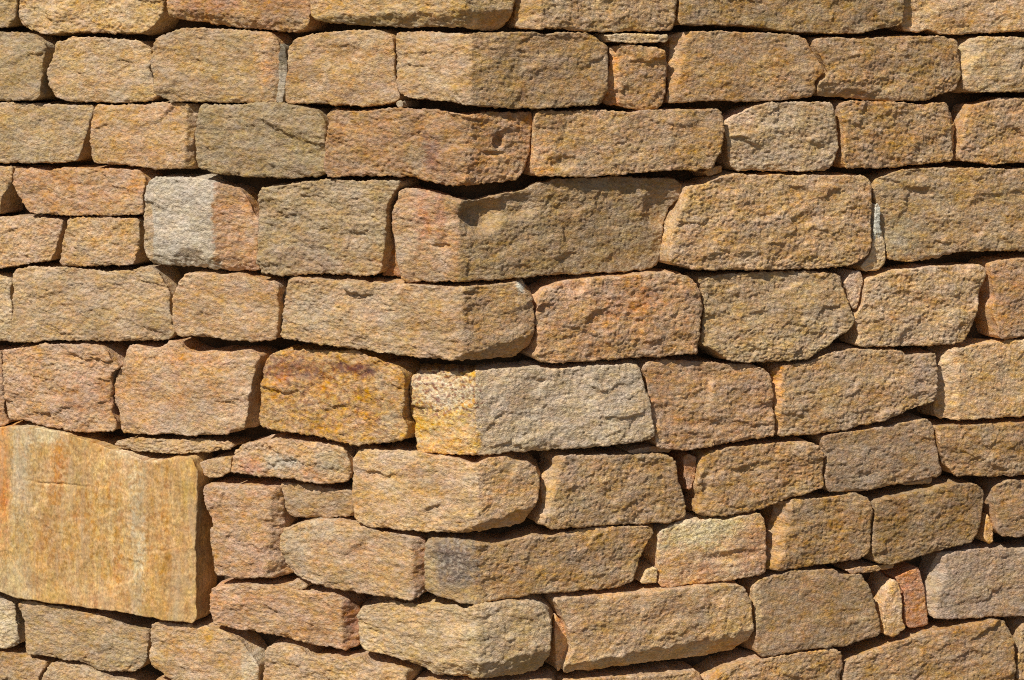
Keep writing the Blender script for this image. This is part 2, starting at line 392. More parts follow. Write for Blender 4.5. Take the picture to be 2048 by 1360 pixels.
# each stone: face (L, R, or C for the ones bent round the corner), the foot point of its face plane, tone,
# outline on the face in mm (along the wall from the corner, height above ground), then cuts, dents, stains and some painted-in light and shade
STONES = [
    {"face": 'L', 'at': (0.0006, 0.0016), 'rgb': ((0.443, 0.272, 0.083),), 'pts': [(-1291, 1736), (-1087, 1733), (-1087, 1660), (-1093, 1618), (-1104, 1603), (-1130, 1600), (-1291, 1597)]},
    {"face": 'L', 'at': (0.0013, 0.0033), 'rgb': ((0.569, 0.343, 0.11),), 'pts': [(-1083, 1738), (-717, 1729), (-714, 1639), (-723, 1618), (-743, 1599), (-769, 1586), (-853, 1587), (-921, 1591), (-1012, 1584), (-1042, 1593), (-1074, 1601), (-1087, 1621)]},
    {"face": 'L', 'at': (-0.0005, -0.0014), 'rgb': ((0.529, 0.282, 0.083),), 'pts': [(-707, 1729), (-361, 1726), (-362, 1643), (-366, 1610), (-378, 1591), (-423, 1588), (-502, 1596), (-579, 1603), (-644, 1612), (-701, 1622)], 'cuts': [(-550, 1624, -0.1, -1, 0.5)], 'stain_and_shading': [(-598, 1645, 68, 26, (0.39, 0.138, 0.039), 0.5), (-432, 1638, 67, 31, (0.316, 0.125, 0.027), 0.5)]},
    {"face": 'C', 'at': (-0.0151, 0.0043), 'rgb': ((0.559, 0.32, 0.089), (0.5, 0.306, 0.101)), 'pts': [(-341, 1726), (112, 1722), (112, 1651), (106, 1617), (90, 1593), (61, 1589), (6, 1598), (-63, 1598), (-138, 1597), (-183, 1599), (-282, 1604), (-325, 1610), (-338, 1615), (-343, 1633)], 'cuts': [(-165, 1623, 0.03, -1, 0.7)], 'stain_and_shading': [(-165, 1605, 185, 16, (0.39, 0.278, 0.121), 0.8)]},
    {"face": 'R', 'at': (0.0001, -0.0003), 'rgb': ((0.547, 0.32, 0.114),), 'pts': [(104, 1722), (453, 1727), (452, 1654), (448, 1596), (439, 1589), (358, 1590), (281, 1588), (224, 1590), (165, 1596), (146, 1592), (106, 1594)], 'cuts': [(147, 1631, -1, 0, 0.7)]},
    {"face": 'R', 'at': (-0.0005, 0.0013), 'rgb': ((0.454, 0.262, 0.079),), 'pts': [(458, 1727), (1007, 1736), (1009, 1660), (1006, 1619), (997, 1606), (954, 1598), (899, 1589), (858, 1585), (717, 1590), (635, 1601), (522, 1604), (461, 1603), (458, 1616)]},
    {"face": 'R', 'at': (-0.0016, 0.0041), 'rgb': ((0.677, 0.384, 0.129),), 'pts': [(1016, 1736), (1501, 1744), (1501, 1596), (1321, 1594), (1246, 1590), (1157, 1586), (1112, 1585), (1081, 1596), (1055, 1590), (1016, 1591)]},
    {"face": 'L', 'at': (-0.0, -0.0001), 'rgb': ((0.417, 0.265, 0.099),), 'pts': [(-1317, 1590), (-1129, 1590), (-1045, 1587), (-1018, 1571), (-1003, 1560), (-1009, 1537), (-1014, 1519), (-1014, 1496), (-1019, 1471), (-1016, 1448), (-1040, 1440), (-1129, 1438), (-1317, 1436)]},
    {"face": 'L', 'at': (0.0017, 0.0043), 'rgb': ((0.539, 0.335, 0.133),), 'pts': [(-986, 1552), (-982, 1566), (-938, 1579), (-861, 1576), (-781, 1570), (-751, 1554), (-746, 1537), (-753, 1512), (-742, 1476), (-733, 1452), (-751, 1441), (-819, 1436), (-913, 1438), (-956, 1438), (-986, 1445), (-1004, 1478), (-1012, 1501), (-995, 1526)]},
    {"face": 'L', 'at': (0.0002, 0.0006), 'rgb': ((0.471, 0.285, 0.106),), 'pts': [(-736, 1552), (-726, 1579), (-657, 1596), (-575, 1593), (-471, 1588), (-456, 1583), (-442, 1568), (-441, 1549), (-441, 1443), (-464, 1442), (-511, 1440), (-596, 1441), (-699, 1440), (-724, 1451), (-735, 1461), (-732, 1487), (-743, 1520)], 'cuts': [(-456, 1529, 1, 0, 0.5)], 'stain_and_shading': [(-462, 1540, 25, 63, (0.599, 0.299, 0.087), 0.7)]},
    {"face": 'L', 'at': (0.0043, 0.0112), 'rgb': ((0.412, 0.335, 0.226),), 'pts': [(-445, 1565), (-430, 1557), (-424, 1519), (-426, 1482), (-433, 1439), (-446, 1439)], 'stain_and_shading': [(-433, 1540, 16, 31, (0.106, 0.079, 0.041), 0.8)], 'chink': 1},  # upper part toned darker
    {"face": 'L', 'at': (0.0015, 0.0038), 'rgb': ((0.504, 0.292, 0.106),), 'pts': [(-415, 1552), (-399, 1570), (-363, 1582), (-301, 1588), (-217, 1592), (-198, 1584), (-179, 1577), (-176, 1549), (-176, 1500), (-163, 1450), (-179, 1442), (-239, 1434), (-309, 1437), (-363, 1440), (-414, 1440), (-424, 1446), (-422, 1478), (-415, 1514)]},
    {"face": 'C', 'at': (-0.002, 0.0008), 'rgb': ((0.509, 0.303, 0.114), (0.443, 0.254, 0.085)), 'pts': [(-169, 1585), (-115, 1587), (-11, 1582), (7, 1584), (104, 1586), (135, 1586), (164, 1580), (186, 1587), (254, 1582), (272, 1578), (284, 1565), (298, 1559), (298, 1514), (297, 1458), (280, 1439), (208, 1435), (141, 1432), (61, 1433), (39, 1434), (-15, 1442), (-85, 1449), (-152, 1456), (-163, 1470), (-167, 1504)]},
    {"face": 'R', 'at': (0.0007, -0.0019), 'rgb': ((0.75, 0.506, 0.24),), 'pts': [(288, 1582), (333, 1585), (434, 1582), (438, 1573), (430, 1566), (375, 1564), (300, 1567)], 'chink': 1},
    {"face": 'R', 'at': (-0.0014, 0.0037), 'rgb': ((0.544, 0.278, 0.078),), 'pts': [(308, 1559), (336, 1562), (398, 1555), (422, 1552), (437, 1517), (431, 1478), (423, 1436), (409, 1427), (375, 1426), (300, 1439), (302, 1479), (308, 1514)], 'cuts': [(325, 1498, -1, -0.1, 0.9)], 'stain_and_shading': [(309, 1483, 15, 62, (0.75, 0.312, 0.041), 0.9)]},
    {"face": 'R', 'at': (-0.001, 0.0026), 'rgb': ((0.528, 0.294, 0.096),), 'pts': [(452, 1563), (445, 1580), (475, 1589), (555, 1589), (636, 1586), (725, 1583), (762, 1574), (773, 1550), (793, 1520), (802, 1502), (783, 1486), (780, 1453), (742, 1447), (674, 1441), (535, 1444), (495, 1442), (438, 1440), (441, 1478), (444, 1514)], 'cuts': [(464, 1498, -1, 0.3, 0.6)], 'stain_and_shading': [(452, 1550, 18, 52, (0.736, 0.397, 0.123), 0.4)]},  # left strip brighter: sunlight on the facet painted into the tone
    {"face": 'R', 'at': (0.0005, -0.0012), 'rgb': ((0.51, 0.282, 0.086),), 'pts': [(781, 1566), (788, 1576), (897, 1574), (992, 1580), (1086, 1580), (1144, 1574), (1154, 1561), (1154, 1530), (1157, 1495), (1146, 1465), (1108, 1453), (1070, 1441), (1008, 1439), (923, 1441), (872, 1446), (789, 1454), (789, 1479), (810, 1496), (805, 1516), (786, 1545)], 'cuts': [(842, 1474, -0.2, -1, 0.5)]},
    {"face": 'R', 'at': (0.0016, -0.0042), 'rgb': ((0.593, 0.365, 0.137),), 'pts': [(1186, 1574), (1208, 1579), (1315, 1577), (1508, 1575), (1508, 1454), (1315, 1456), (1173, 1457), (1165, 1477), (1158, 1519), (1161, 1558)], 'cuts': [(1204, 1550, -1, 0.5, 0.5)], 'stain_and_shading': [(1191, 1550, 30, 67, (0.616, 0.446, 0.208), 0.5)]},
    {"face": 'L', 'at': (-0.0003, -0.0007), 'rgb': ((0.471, 0.299, 0.119),), 'pts': [(-1303, 1431), (-1128, 1433), (-900, 1430), (-894, 1424), (-909, 1380), (-934, 1310), (-962, 1304), (-1128, 1301), (-1303, 1297)]},
    {"face": 'L', 'at': (0.0018, 0.0047), 'rgb': ((0.539, 0.306, 0.106),), 'pts': [(-891, 1420), (-883, 1430), (-760, 1432), (-726, 1438), (-648, 1435), (-639, 1427), (-645, 1391), (-650, 1368), (-650, 1308), (-656, 1300), (-723, 1295), (-811, 1302), (-888, 1306), (-898, 1317), (-899, 1358), (-895, 1395)], 'cuts': [(-661, 1348, 1, -0.05, 1.2)]},
    {"face": 'L', 'at': (-0.0017, -0.0044), 'rgb': ((0.383, 0.256, 0.108),), 'pts': [(-621, 1427), (-613, 1433), (-533, 1434), (-492, 1440), (-429, 1440), (-347, 1426), (-332, 1409), (-325, 1385), (-328, 1353), (-325, 1298), (-343, 1289), (-429, 1283), (-501, 1284), (-520, 1285), (-577, 1289), (-621, 1298), (-628, 1312), (-630, 1376)]},
    {"face": 'C', 'at': (-0.0151, 0.0045), 'rgb': ((0.443, 0.228, 0.068), (0.543, 0.271, 0.08)), 'pts': [(-304, 1416), (-290, 1426), (-213, 1426), (-157, 1432), (-63, 1429), (3, 1419), (46, 1424), (118, 1423), (146, 1423), (150, 1411), (143, 1366), (143, 1343), (130, 1302), (115, 1287), (75, 1283), (-8, 1278), (-71, 1281), (-115, 1292), (-149, 1294), (-237, 1294), (-274, 1290), (-305, 1290), (-310, 1318), (-306, 1364), (-301, 1385)], 'dents': [(75, 1366, 17, 22, 14), (64, 1340, 32, 8, 6)], 'stain_and_shading': [(-76, 1338, 27, 40, (0.231, 0.089, 0.052), 0.6), (-109, 1327, 22, 35, (0.39, 0.299, 0.147), 0.5)]},
    {"face": 'R', 'at': (0.0013, -0.0033), 'rgb': ((0.534, 0.299, 0.098),), 'pts': [(137, 1418), (149, 1427), (204, 1425), (261, 1427), (363, 1421), (387, 1425), (547, 1426), (560, 1413), (559, 1378), (552, 1336), (543, 1325), (538, 1307), (523, 1300), (394, 1300), (318, 1293), (242, 1291), (139, 1294), (133, 1309), (134, 1357)], 'dents': [(199, 1321, 44, 18, 7)], 'stain_and_shading': [(149, 1327, 22, 41, (0.75, 0.339, 0.065), 0.6)]},
    {"face": 'R', 'at': (-0.0008, 0.002), 'rgb': ((0.576, 0.374, 0.171),), 'pts': [(573, 1392), (582, 1405), (626, 1427), (642, 1435), (717, 1440), (826, 1437), (833, 1410), (843, 1380), (839, 1330), (825, 1297), (816, 1291), (717, 1290), (674, 1293), (594, 1296), (582, 1306), (576, 1341), (571, 1377)], 'stain_and_shading': [(602, 1407, 28, 15, (0.75, 0.463, 0.282), 0.6)]},
    {"face": 'R', 'at': (-0.0013, 0.0033), 'rgb': ((0.533, 0.29, 0.087),), 'pts': [(844, 1431), (859, 1439), (918, 1438), (995, 1435), (1055, 1429), (1122, 1433), (1135, 1417), (1151, 1384), (1144, 1335), (1131, 1304), (1055, 1299), (977, 1293), (859, 1295), (853, 1307), (854, 1373), (847, 1402)], 'cuts': [(1131, 1362, 1, 0.1, 0.7)]},
    {"face": 'R', 'at': (-0.0014, 0.0036), 'rgb': ((0.557, 0.299, 0.087),), 'pts': [(1178, 1428), (1201, 1430), (1254, 1441), (1321, 1442), (1501, 1440), (1501, 1293), (1321, 1297), (1231, 1295), (1150, 1305), (1152, 1324), (1159, 1376), (1169, 1406)]},
    {"face": 'L', 'at': (0.0007, 0.0018), 'rgb': ((0.529, 0.317, 0.125),), 'pts': [(-1291, 1289), (-1130, 1292), (-1092, 1291), (-1097, 1263), (-1108, 1243), (-1125, 1220), (-1130, 1185), (-1291, 1180)]},
    {"face": 'L', 'at': (-0.0011, -0.003), 'rgb': ((0.509, 0.259, 0.08),), 'pts': [(-1089, 1288), (-1043, 1289), (-1008, 1284), (-964, 1293), (-865, 1293), (-779, 1293), (-763, 1277), (-758, 1262), (-763, 1248), (-761, 1204), (-772, 1197), (-908, 1192), (-1038, 1192), (-1056, 1206), (-1079, 1232), (-1090, 1254)]},
    {"face": 'L', 'at': (0.0011, 0.003), 'rgb': ((0.559, 0.324, 0.129),), 'pts': [(-1306, 1175), (-1131, 1180), (-1064, 1183), (-967, 1181), (-968, 1163), (-979, 1138), (-984, 1115), (-1001, 1089), (-1042, 1083), (-1105, 1072), (-1131, 1066), (-1306, 1058)]},
    {"face": 'L', 'at': (-0.0003, -0.0008), 'rgb': ((0.519, 0.299, 0.106),), 'pts': [(-955, 1183), (-866, 1189), (-775, 1188), (-771, 1175), (-776, 1130), (-785, 1090), (-909, 1080), (-973, 1080), (-976, 1090), (-968, 1131), (-958, 1161)]},
    {"face": 'L', 'at': (-0.0005, -0.0013), 'rgb': ((0.534, 0.431, 0.3),), 'pts': [(-752, 1262), (-735, 1277), (-673, 1279), (-623, 1278), (-582, 1268), (-538, 1257), (-518, 1236), (-506, 1205), (-492, 1192), (-491, 1092), (-498, 1086), (-558, 1084), (-615, 1090), (-740, 1092), (-756, 1102), (-762, 1128), (-762, 1178), (-756, 1241)], 'cuts': [(-593, 1181, 1, -0.02, 0.28), (-683, 1112, 0, -1, 0.5)], 'stain_and_shading': [(-538, 1182, 54, 137, (0.521, 0.265, 0.091), 1.0), (-754, 1154, 18, 64, (0.534, 0.321, 0.121), 0.8), (-646, 1120, 30, 11, (0.195, 0.125, 0.06), 0.7), (-538, 1256, 45, 19, (0.39, 0.201, 0.069), 0.6)], 'tilt': (0, 0), 'sharp': 1},  # third patch: small darker area near the bottom
    {"face": 'L', 'at': (0.0005, 0.0012), 'rgb': ((0.434, 0.289, 0.129),), 'pts': [(-480, 1252), (-474, 1261), (-386, 1275), (-322, 1284), (-261, 1281), (-163, 1285), (-159, 1277), (-181, 1253), (-192, 1225), (-192, 1207), (-196, 1152), (-208, 1094), (-235, 1088), (-346, 1087), (-417, 1080), (-483, 1081), (-486, 1116), (-483, 1184), (-482, 1212)], 'stain_and_shading': [(-364, 1115, 66, 26, (0.316, 0.201, 0.133), 0.5), (-249, 1120, 55, 41, (0.503, 0.278, 0.098), 0.5)]},
    {"face": 'L', 'at': (0.0136, 0.0355), 'rgb': ((0.434, 0.191, 0.05),), 'pts': [(-195, 1242), (-174, 1261), (-169, 1087), (-219, 1084), (-208, 1149), (-202, 1211)], 'chink': 1},
    {"face": 'C', 'at': (-0.0271, 0.0044), 'rgb': ((0.519, 0.292, 0.114), (0.434, 0.266, 0.1)), 'pts': [(-125, 1267), (-102, 1272), (-47, 1262), (-13, 1250), (37, 1247), (74, 1256), (131, 1264), (162, 1277), (210, 1286), (284, 1286), (364, 1288), (395, 1282), (457, 1282), (488, 1276), (500, 1262), (492, 1240), (476, 1223), (456, 1181), (455, 1163), (449, 1100), (426, 1092), (300, 1090), (162, 1090), (88, 1087), (-2, 1087), (-87, 1083), (-117, 1081), (-127, 1089), (-135, 1146), (-143, 1188), (-144, 1219), (-135, 1233), (-126, 1247)], 'dents': [(45, 1218, 56, 46, 30), (120, 1234, 60, 34, 13), (442, 1218, 47, 50, 11), (-39, 1158, 26, 5, 7)], 'stain_and_shading': [(-74, 1217, 17, 60, (0.534, 0.212, 0.065), 0.7), (-39, 1223, 13, 45, (0.428, 0.178, 0.104), 0.5), (-102, 1227, 27, 30, (0.599, 0.299, 0.098), 0.5)]},
    {"face": 'R', 'at': (0.0029, -0.0075), 'rgb': ((0.597, 0.342, 0.119),), 'pts': [(475, 1263), (521, 1268), (553, 1284), (588, 1291), (645, 1283), (691, 1284), (902, 1277), (921, 1266), (923, 1229), (923, 1204), (918, 1170), (921, 1133), (911, 1105), (877, 1087), (835, 1082), (668, 1083), (490, 1091), (433, 1108), (429, 1119), (437, 1164), (449, 1196), (465, 1231)]},
    {"face": 'R', 'at': (-0.0014, 0.0037), 'rgb': ((0.75, 0.504, 0.224),), 'pts': [(934, 1218), (943, 1210), (947, 1168), (961, 1124), (966, 1086), (952, 1070), (914, 1066), (898, 1079), (923, 1102), (930, 1136)], 'stain_and_shading': [(936, 1180, 16, 38, (0.75, 0.75, 0.633), 0.9)], 'chink': 1},
    {"face": 'R', 'at': (0.0006, -0.0017), 'rgb': ((0.511, 0.302, 0.105),), 'pts': [(934, 1262), (948, 1272), (995, 1285), (1064, 1290), (1316, 1283), (1524, 1278), (1524, 1092), (1316, 1099), (1156, 1103), (1117, 1096), (1073, 1087), (1008, 1085), (972, 1092), (963, 1124), (956, 1161), (946, 1195), (934, 1232)], 'dents': [(1037, 1276, 29, 15, 6)], 'stain_and_shading': [(993, 1146, 47, 44, (0.502, 0.394, 0.216), 0.6)]},
    {"face": 'L', 'at': (0.0014, 0.0037), 'rgb': ((0.559, 0.366, 0.15),), 'pts': [(-1279, 1045), (-1107, 1046), (-1100, 1035), (-1109, 1019), (-1109, 997), (-1102, 987), (-1099, 907), (-1279, 895)]},
    {"face": 'L', 'at': (0.0007, 0.0017), 'rgb': ((0.49, 0.306, 0.129),), 'pts': [(-1093, 1062), (-1082, 1069), (-976, 1075), (-859, 1070), (-818, 1073), (-775, 1082), (-745, 1082), (-721, 1053), (-705, 1031), (-707, 1003), (-698, 974), (-690, 946), (-712, 929), (-791, 924), (-911, 920), (-1076, 909), (-1092, 910), (-1093, 999)]},
    {"face": 'L', 'at': (-0.0003, -0.0008), 'rgb': ((0.519, 0.299, 0.114),), 'pts': [(-660, 1073), (-644, 1077), (-535, 1076), (-478, 1071), (-444, 1064), (-438, 1051), (-444, 1038), (-440, 1010), (-443, 959), (-444, 946), (-503, 938), (-518, 940), (-595, 943), (-675, 942), (-687, 961), (-691, 990), (-689, 1022), (-674, 1048)]},
    {"face": 'L', 'at': (0.0108, 0.028), 'rgb': ((0.244, 0.183, 0.129),), 'pts': [(-453, 1051), (-434, 1047), (-442, 1005), (-446, 946), (-457, 945), (-454, 1004)], 'chink': 1},
    {"face": 'C', 'at': (-0.0188, -0.008), 'rgb': ((0.499, 0.299, 0.121), (0.511, 0.294, 0.105)), 'pts': [(-392, 1069), (-381, 1075), (-324, 1077), (-213, 1077), (-207, 1072), (-197, 1077), (-133, 1076), (-3, 1076), (50, 1075), (97, 1080), (119, 1081), (130, 1066), (149, 1052), (155, 1025), (156, 963), (150, 949), (123, 927), (79, 928), (-74, 930), (-133, 933), (-216, 940), (-304, 945), (-405, 952), (-406, 970), (-400, 1019), (-394, 1051)], 'cuts': [(36, 947, 0.25, -1, 0.8)], 'dents': [(20, 1062, 24, 7, 4)], 'stain_and_shading': [(-335, 1015, 44, 31, (0.534, 0.394, 0.224), 0.6), (127, 1073, 11, 12, (0.75, 0.75, 0.604), 0.9)]},
    {"face": 'R', 'at': (0.0011, -0.0027), 'rgb': ((0.57, 0.303, 0.106),), 'pts': [(139, 1042), (155, 1063), (186, 1076), (242, 1080), (299, 1082), (414, 1086), (469, 1081), (489, 1067), (503, 1045), (510, 1006), (505, 978), (499, 918), (433, 913), (357, 914), (280, 915), (186, 913), (145, 918), (131, 929), (143, 941), (141, 997)], 'stain_and_shading': [(333, 1035, 66, 41, (0.641, 0.262, 0.073), 0.5), (199, 1051, 33, 20, (0.695, 0.398, 0.218), 0.5)]},
    {"face": 'R', 'at': (0.0007, -0.0019), 'rgb': ((0.537, 0.333, 0.129),), 'pts': [(500, 1073), (548, 1075), (604, 1077), (665, 1077), (760, 1075), (835, 1067), (846, 1055), (851, 1033), (867, 992), (878, 966), (874, 955), (842, 933), (805, 912), (763, 890), (686, 886), (633, 889), (620, 887), (564, 900), (544, 918), (510, 932), (515, 956), (518, 1006), (510, 1052)]},
    {"face": 'R', 'at': (-0.0014, 0.0037), 'rgb': ((0.75, 0.451, 0.208),), 'pts': [(857, 1047), (875, 1070), (898, 1070), (905, 1051), (898, 1016), (887, 988), (877, 989), (867, 1024)], 'chink': 1},
    {"face": 'R', 'at': (0.0003, -0.0007), 'rgb': ((0.625, 0.374, 0.144),), 'pts': [(906, 1045), (919, 1056), (983, 1067), (1118, 1073), (1207, 1070), (1219, 1057), (1217, 1035), (1200, 995), (1183, 939), (1163, 902), (1096, 899), (967, 902), (885, 908), (892, 935), (881, 973), (895, 987), (904, 1016)]},
    {"face": 'R', 'at': (0.0001, -0.0002), 'rgb': ((0.594, 0.303, 0.095),), 'pts': [(1223, 1073), (1251, 1079), (1318, 1083), (1511, 1084), (1511, 901), (1318, 906), (1273, 902), (1249, 905), (1244, 940), (1231, 971), (1243, 1000), (1230, 1038)]},
    {"face": 'L', 'at': (0.0029, 0.0075), 'rgb': ((0.457, 0.234, 0.084),), 'pts': [(-1323, 876), (-1135, 882), (-1131, 807), (-1124, 741), (-1111, 724), (-1135, 715), (-1323, 699)]},
    {"face": 'L', 'at': (-0.0008, -0.0021), 'rgb': ((0.529, 0.292, 0.115),), 'pts': [(-1123, 885), (-1083, 892), (-1016, 904), (-890, 911), (-861, 907), (-829, 873), (-822, 865), (-842, 854), (-840, 804), (-845, 771), (-826, 743), (-832, 728), (-908, 720), (-965, 722), (-1038, 729), (-1060, 735), (-1101, 732), (-1115, 745), (-1121, 812)], 'stain_and_shading': [(-907, 801, 70, 38, (0.461, 0.201, 0.087), 0.5)]},
    {"face": 'L', 'at': (0.0008, 0.002), 'rgb': ((0.529, 0.299, 0.117),), 'pts': [(-809, 907), (-800, 915), (-779, 916), (-745, 909), (-724, 912), (-706, 928), (-679, 929), (-667, 912), (-625, 905), (-593, 910), (-512, 919), (-477, 911), (-491, 886), (-500, 850), (-512, 785), (-516, 757), (-564, 739), (-658, 732), (-796, 724), (-818, 728), (-824, 756), (-839, 792), (-837, 837), (-818, 867)], 'stain_and_shading': [(-661, 896, 102, 23, (0.633, 0.299, 0.083), 0.6), (-624, 755, 91, 26, (0.534, 0.369, 0.207), 0.5)]},
    {"face": 'L', 'at': (-0.0017, -0.0045), 'rgb': ((0.534, 0.265, 0.022),), 'pts': [(-476, 888), (-464, 907), (-441, 922), (-343, 929), (-258, 934), (-213, 921), (-160, 907), (-143, 894), (-145, 856), (-149, 812), (-138, 788), (-140, 765), (-167, 754), (-255, 742), (-327, 751), (-444, 758), (-479, 764), (-483, 768), (-482, 817)], 'stain_and_shading': [(-395, 885, 78, 21, (0.231, 0.075, 0.017), 0.9), (-269, 897, 55, 12, (0.146, 0.037, 0.018), 1.0), (-179, 819, 24, 61, (0.534, 0.345, 0.121), 0.8), (-448, 769, 33, 52, (0.534, 0.321, 0.078), 0.6), (-430, 854, 22, 31, (0.599, 0.201, 0.018), 0.6), (-315, 840, 165, 93, (0.272, 0.096, 0.017), 0.7, 13), (-337, 818, 166, 82, (0.633, 0.299, 0.039), 0.6, 11)]},
    {"face": 'C', 'at': (0.0059, 0.0038), 'rgb': ((0.64, 0.345, 0.052), (0.592, 0.421, 0.241)), 'pts': [(-147, 885), (-135, 899), (-86, 900), (-12, 903), (42, 907), (96, 907), (126, 905), (200, 899), (237, 903), (352, 901), (361, 894), (369, 858), (383, 829), (387, 779), (393, 755), (383, 745), (294, 738), (150, 739), (11, 739), (-130, 735), (-133, 747), (-136, 759), (-136, 791), (-148, 810), (-148, 852)], 'stain_and_shading': [(-77, 869, 76, 32, (0.633, 0.447, 0.231), 0.7), (-66, 764, 76, 36, (0.668, 0.321, 0.011), 1.0), (-66, 855, 86, 50, (0.272, 0.096, 0.039), 0.9, 9), (-66, 860, 86, 40, (0.75, 0.599, 0.344), 0.8, 8), (-66, 784, 86, 50, (0.75, 0.505, 0.133), 0.6, 8)], 'sharp': 1},
    {"face": 'R', 'at': (-0.0003, 0.0008), 'rgb': ((0.534, 0.291, 0.113),), 'pts': [(377, 893), (393, 904), (424, 904), (494, 895), (625, 884), (662, 869), (673, 859), (681, 818), (684, 766), (687, 729), (567, 722), (476, 713), (412, 723), (404, 739), (398, 793), (390, 840)]},
    {"face": 'R', 'at': (0.0014, -0.0037), 'rgb': ((0.536, 0.315, 0.12),), 'pts': [(687, 864), (699, 876), (767, 881), (816, 896), (879, 903), (929, 897), (999, 892), (1006, 878), (1085, 883), (1085, 844), (1082, 814), (1085, 788), (1072, 776), (1006, 760), (929, 739), (828, 728), (714, 723), (697, 724), (692, 767), (683, 811)], 'cuts': [(701, 815, -1, 0, 1.0)], 'stain_and_shading': [(691, 837, 14, 64, (0.75, 0.341, 0.035), 1.0), (1055, 825, 35, 55, (0.499, 0.338, 0.233), 0.5)]},  # orange left strip, with the facet's sunlight painted into its brightness
    {"face": 'R', 'at': (-0.0012, 0.0032), 'rgb': ((0.706, 0.409, 0.139),), 'pts': [(1112, 874), (1130, 888), (1191, 892), (1295, 899), (1320, 897), (1500, 892), (1500, 718), (1320, 726), (1231, 728), (1143, 731), (1099, 737), (1095, 745), (1099, 790), (1097, 827)], 'cuts': [(1144, 818, -1, 0, 0.5)], 'stain_and_shading': [(1131, 808, 21, 66, (0.698, 0.447, 0.208), 0.4)]},  # left strip toned greyer and paler
    {"face": 'L', 'at': (-0.0036, -0.0093), 'rgb': ((0.549, 0.335, 0.125),), 'pts': [(-1323, 705), (-1122, 717), (-1071, 723), (-1015, 722), (-954, 716), (-885, 701), (-836, 689), (-802, 686), (-759, 671), (-720, 673), (-691, 682), (-639, 688), (-624, 659), (-627, 601), (-629, 490), (-628, 351), (-634, 338), (-701, 336), (-821, 343), (-970, 343), (-1071, 345), (-1111, 353), (-1122, 357), (-1323, 349)], 'dents': [(-972, 605, 111, 3, 3), (-660, 390, 11, 23, 2)], 'stain_and_shading': [(-1067, 650, 26, 165, (0.534, 0.426, 0.268), 0.95), (-1119, 612, 19, 143, (0.599, 0.257, 0.069), 0.8), (-972, 641, 18, 98, (0.509, 0.226, 0.041), 1.0), (-770, 501, 16, 161, (0.585, 0.481, 0.309), 0.95), (-702, 507, 11, 160, (0.485, 0.257, 0.069), 0.7), (-820, 529, 10, 172, (0.473, 0.212, 0.041), 0.6), (-1004, 709, 47, 20, (0.633, 0.535, 0.344), 0.8), (-1089, 373, 47, 55, (0.534, 0.447, 0.261), 0.6), (-966, 505, 82, 76, (0.473, 0.257, 0.06), 0.5), (-851, 386, 69, 54, (0.633, 0.345, 0.133), 0.5), (-770, 681, 57, 13, (0.75, 0.599, 0.39), 0.8), (-864, 536, 220, 183, (0.417, 0.201, 0.041), 0.5, 16), (-864, 536, 220, 183, (0.654, 0.447, 0.207), 0.5, 14)], 'tilt': (0, 0), 'slab': 1},
    {"face": 'L', 'at': (0.0022, 0.0056), 'rgb': ((0.509, 0.306, 0.114),), 'pts': [(-839, 698), (-831, 707), (-774, 716), (-726, 717), (-639, 721), (-569, 722), (-548, 718), (-554, 708), (-611, 697), (-711, 688), (-774, 689), (-813, 690)]},
    {"face": 'L', 'at': (0.0029, 0.0075), 'rgb': ((0.559, 0.335, 0.133),), 'pts': [(-631, 673), (-612, 681), (-551, 694), (-553, 661), (-579, 647), (-612, 642), (-624, 651)], 'chink': 1},
    {"face": 'L', 'at': (-0.0009, -0.0025), 'rgb': ((0.575, 0.335, 0.137),), 'pts': [(-537, 706), (-514, 725), (-441, 738), (-364, 738), (-305, 738), (-284, 729), (-273, 702), (-278, 663), (-336, 654), (-400, 658), (-482, 661), (-548, 660), (-545, 685)], 'stain_and_shading': [(-496, 682, 25, 19, (0.566, 0.219, 0.06), 0.8), (-431, 692, 45, 15, (0.599, 0.535, 0.39), 0.6), (-362, 677, 18, 12, (0.633, 0.257, 0.052), 0.7), (-321, 701, 33, 21, (0.444, 0.369, 0.224), 0.6)]},
    {"face": 'L', 'at': (0.0065, 0.0168), 'rgb': ((0.443, 0.259, 0.099),), 'pts': [(-441, 642), (-430, 647), (-365, 643), (-275, 641), (-273, 590), (-349, 578), (-421, 575), (-433, 594), (-441, 609)]},
    {"face": 'L', 'at': (-0.0013, -0.0035), 'rgb': ((0.529, 0.285, 0.108),), 'pts': [(-615, 626), (-606, 630), (-438, 641), (-433, 613), (-431, 564), (-434, 507), (-427, 471), (-407, 455), (-527, 441), (-588, 444), (-593, 484), (-600, 532), (-587, 546), (-605, 573), (-615, 605)], 'cuts': [(-454, 550, 1, -0.08, 0.9)]},
    {"face": 'C', 'at': (0.0121, -0.008), 'rgb': ((0.58, 0.343, 0.129), (0.61, 0.342, 0.115)), 'pts': [(-279, 707), (-270, 729), (-258, 734), (-136, 737), (-42, 728), (-4, 720), (24, 734), (59, 733), (88, 718), (113, 716), (129, 699), (134, 667), (125, 624), (108, 589), (37, 586), (-46, 583), (-153, 578), (-240, 578), (-269, 592), (-278, 619), (-281, 655)], 'cuts': [(30, 609, 0.28, -1, 0.9)], 'stain_and_shading': [(-116, 687, 65, 22, (0.39, 0.219, 0.083), 0.5)]},
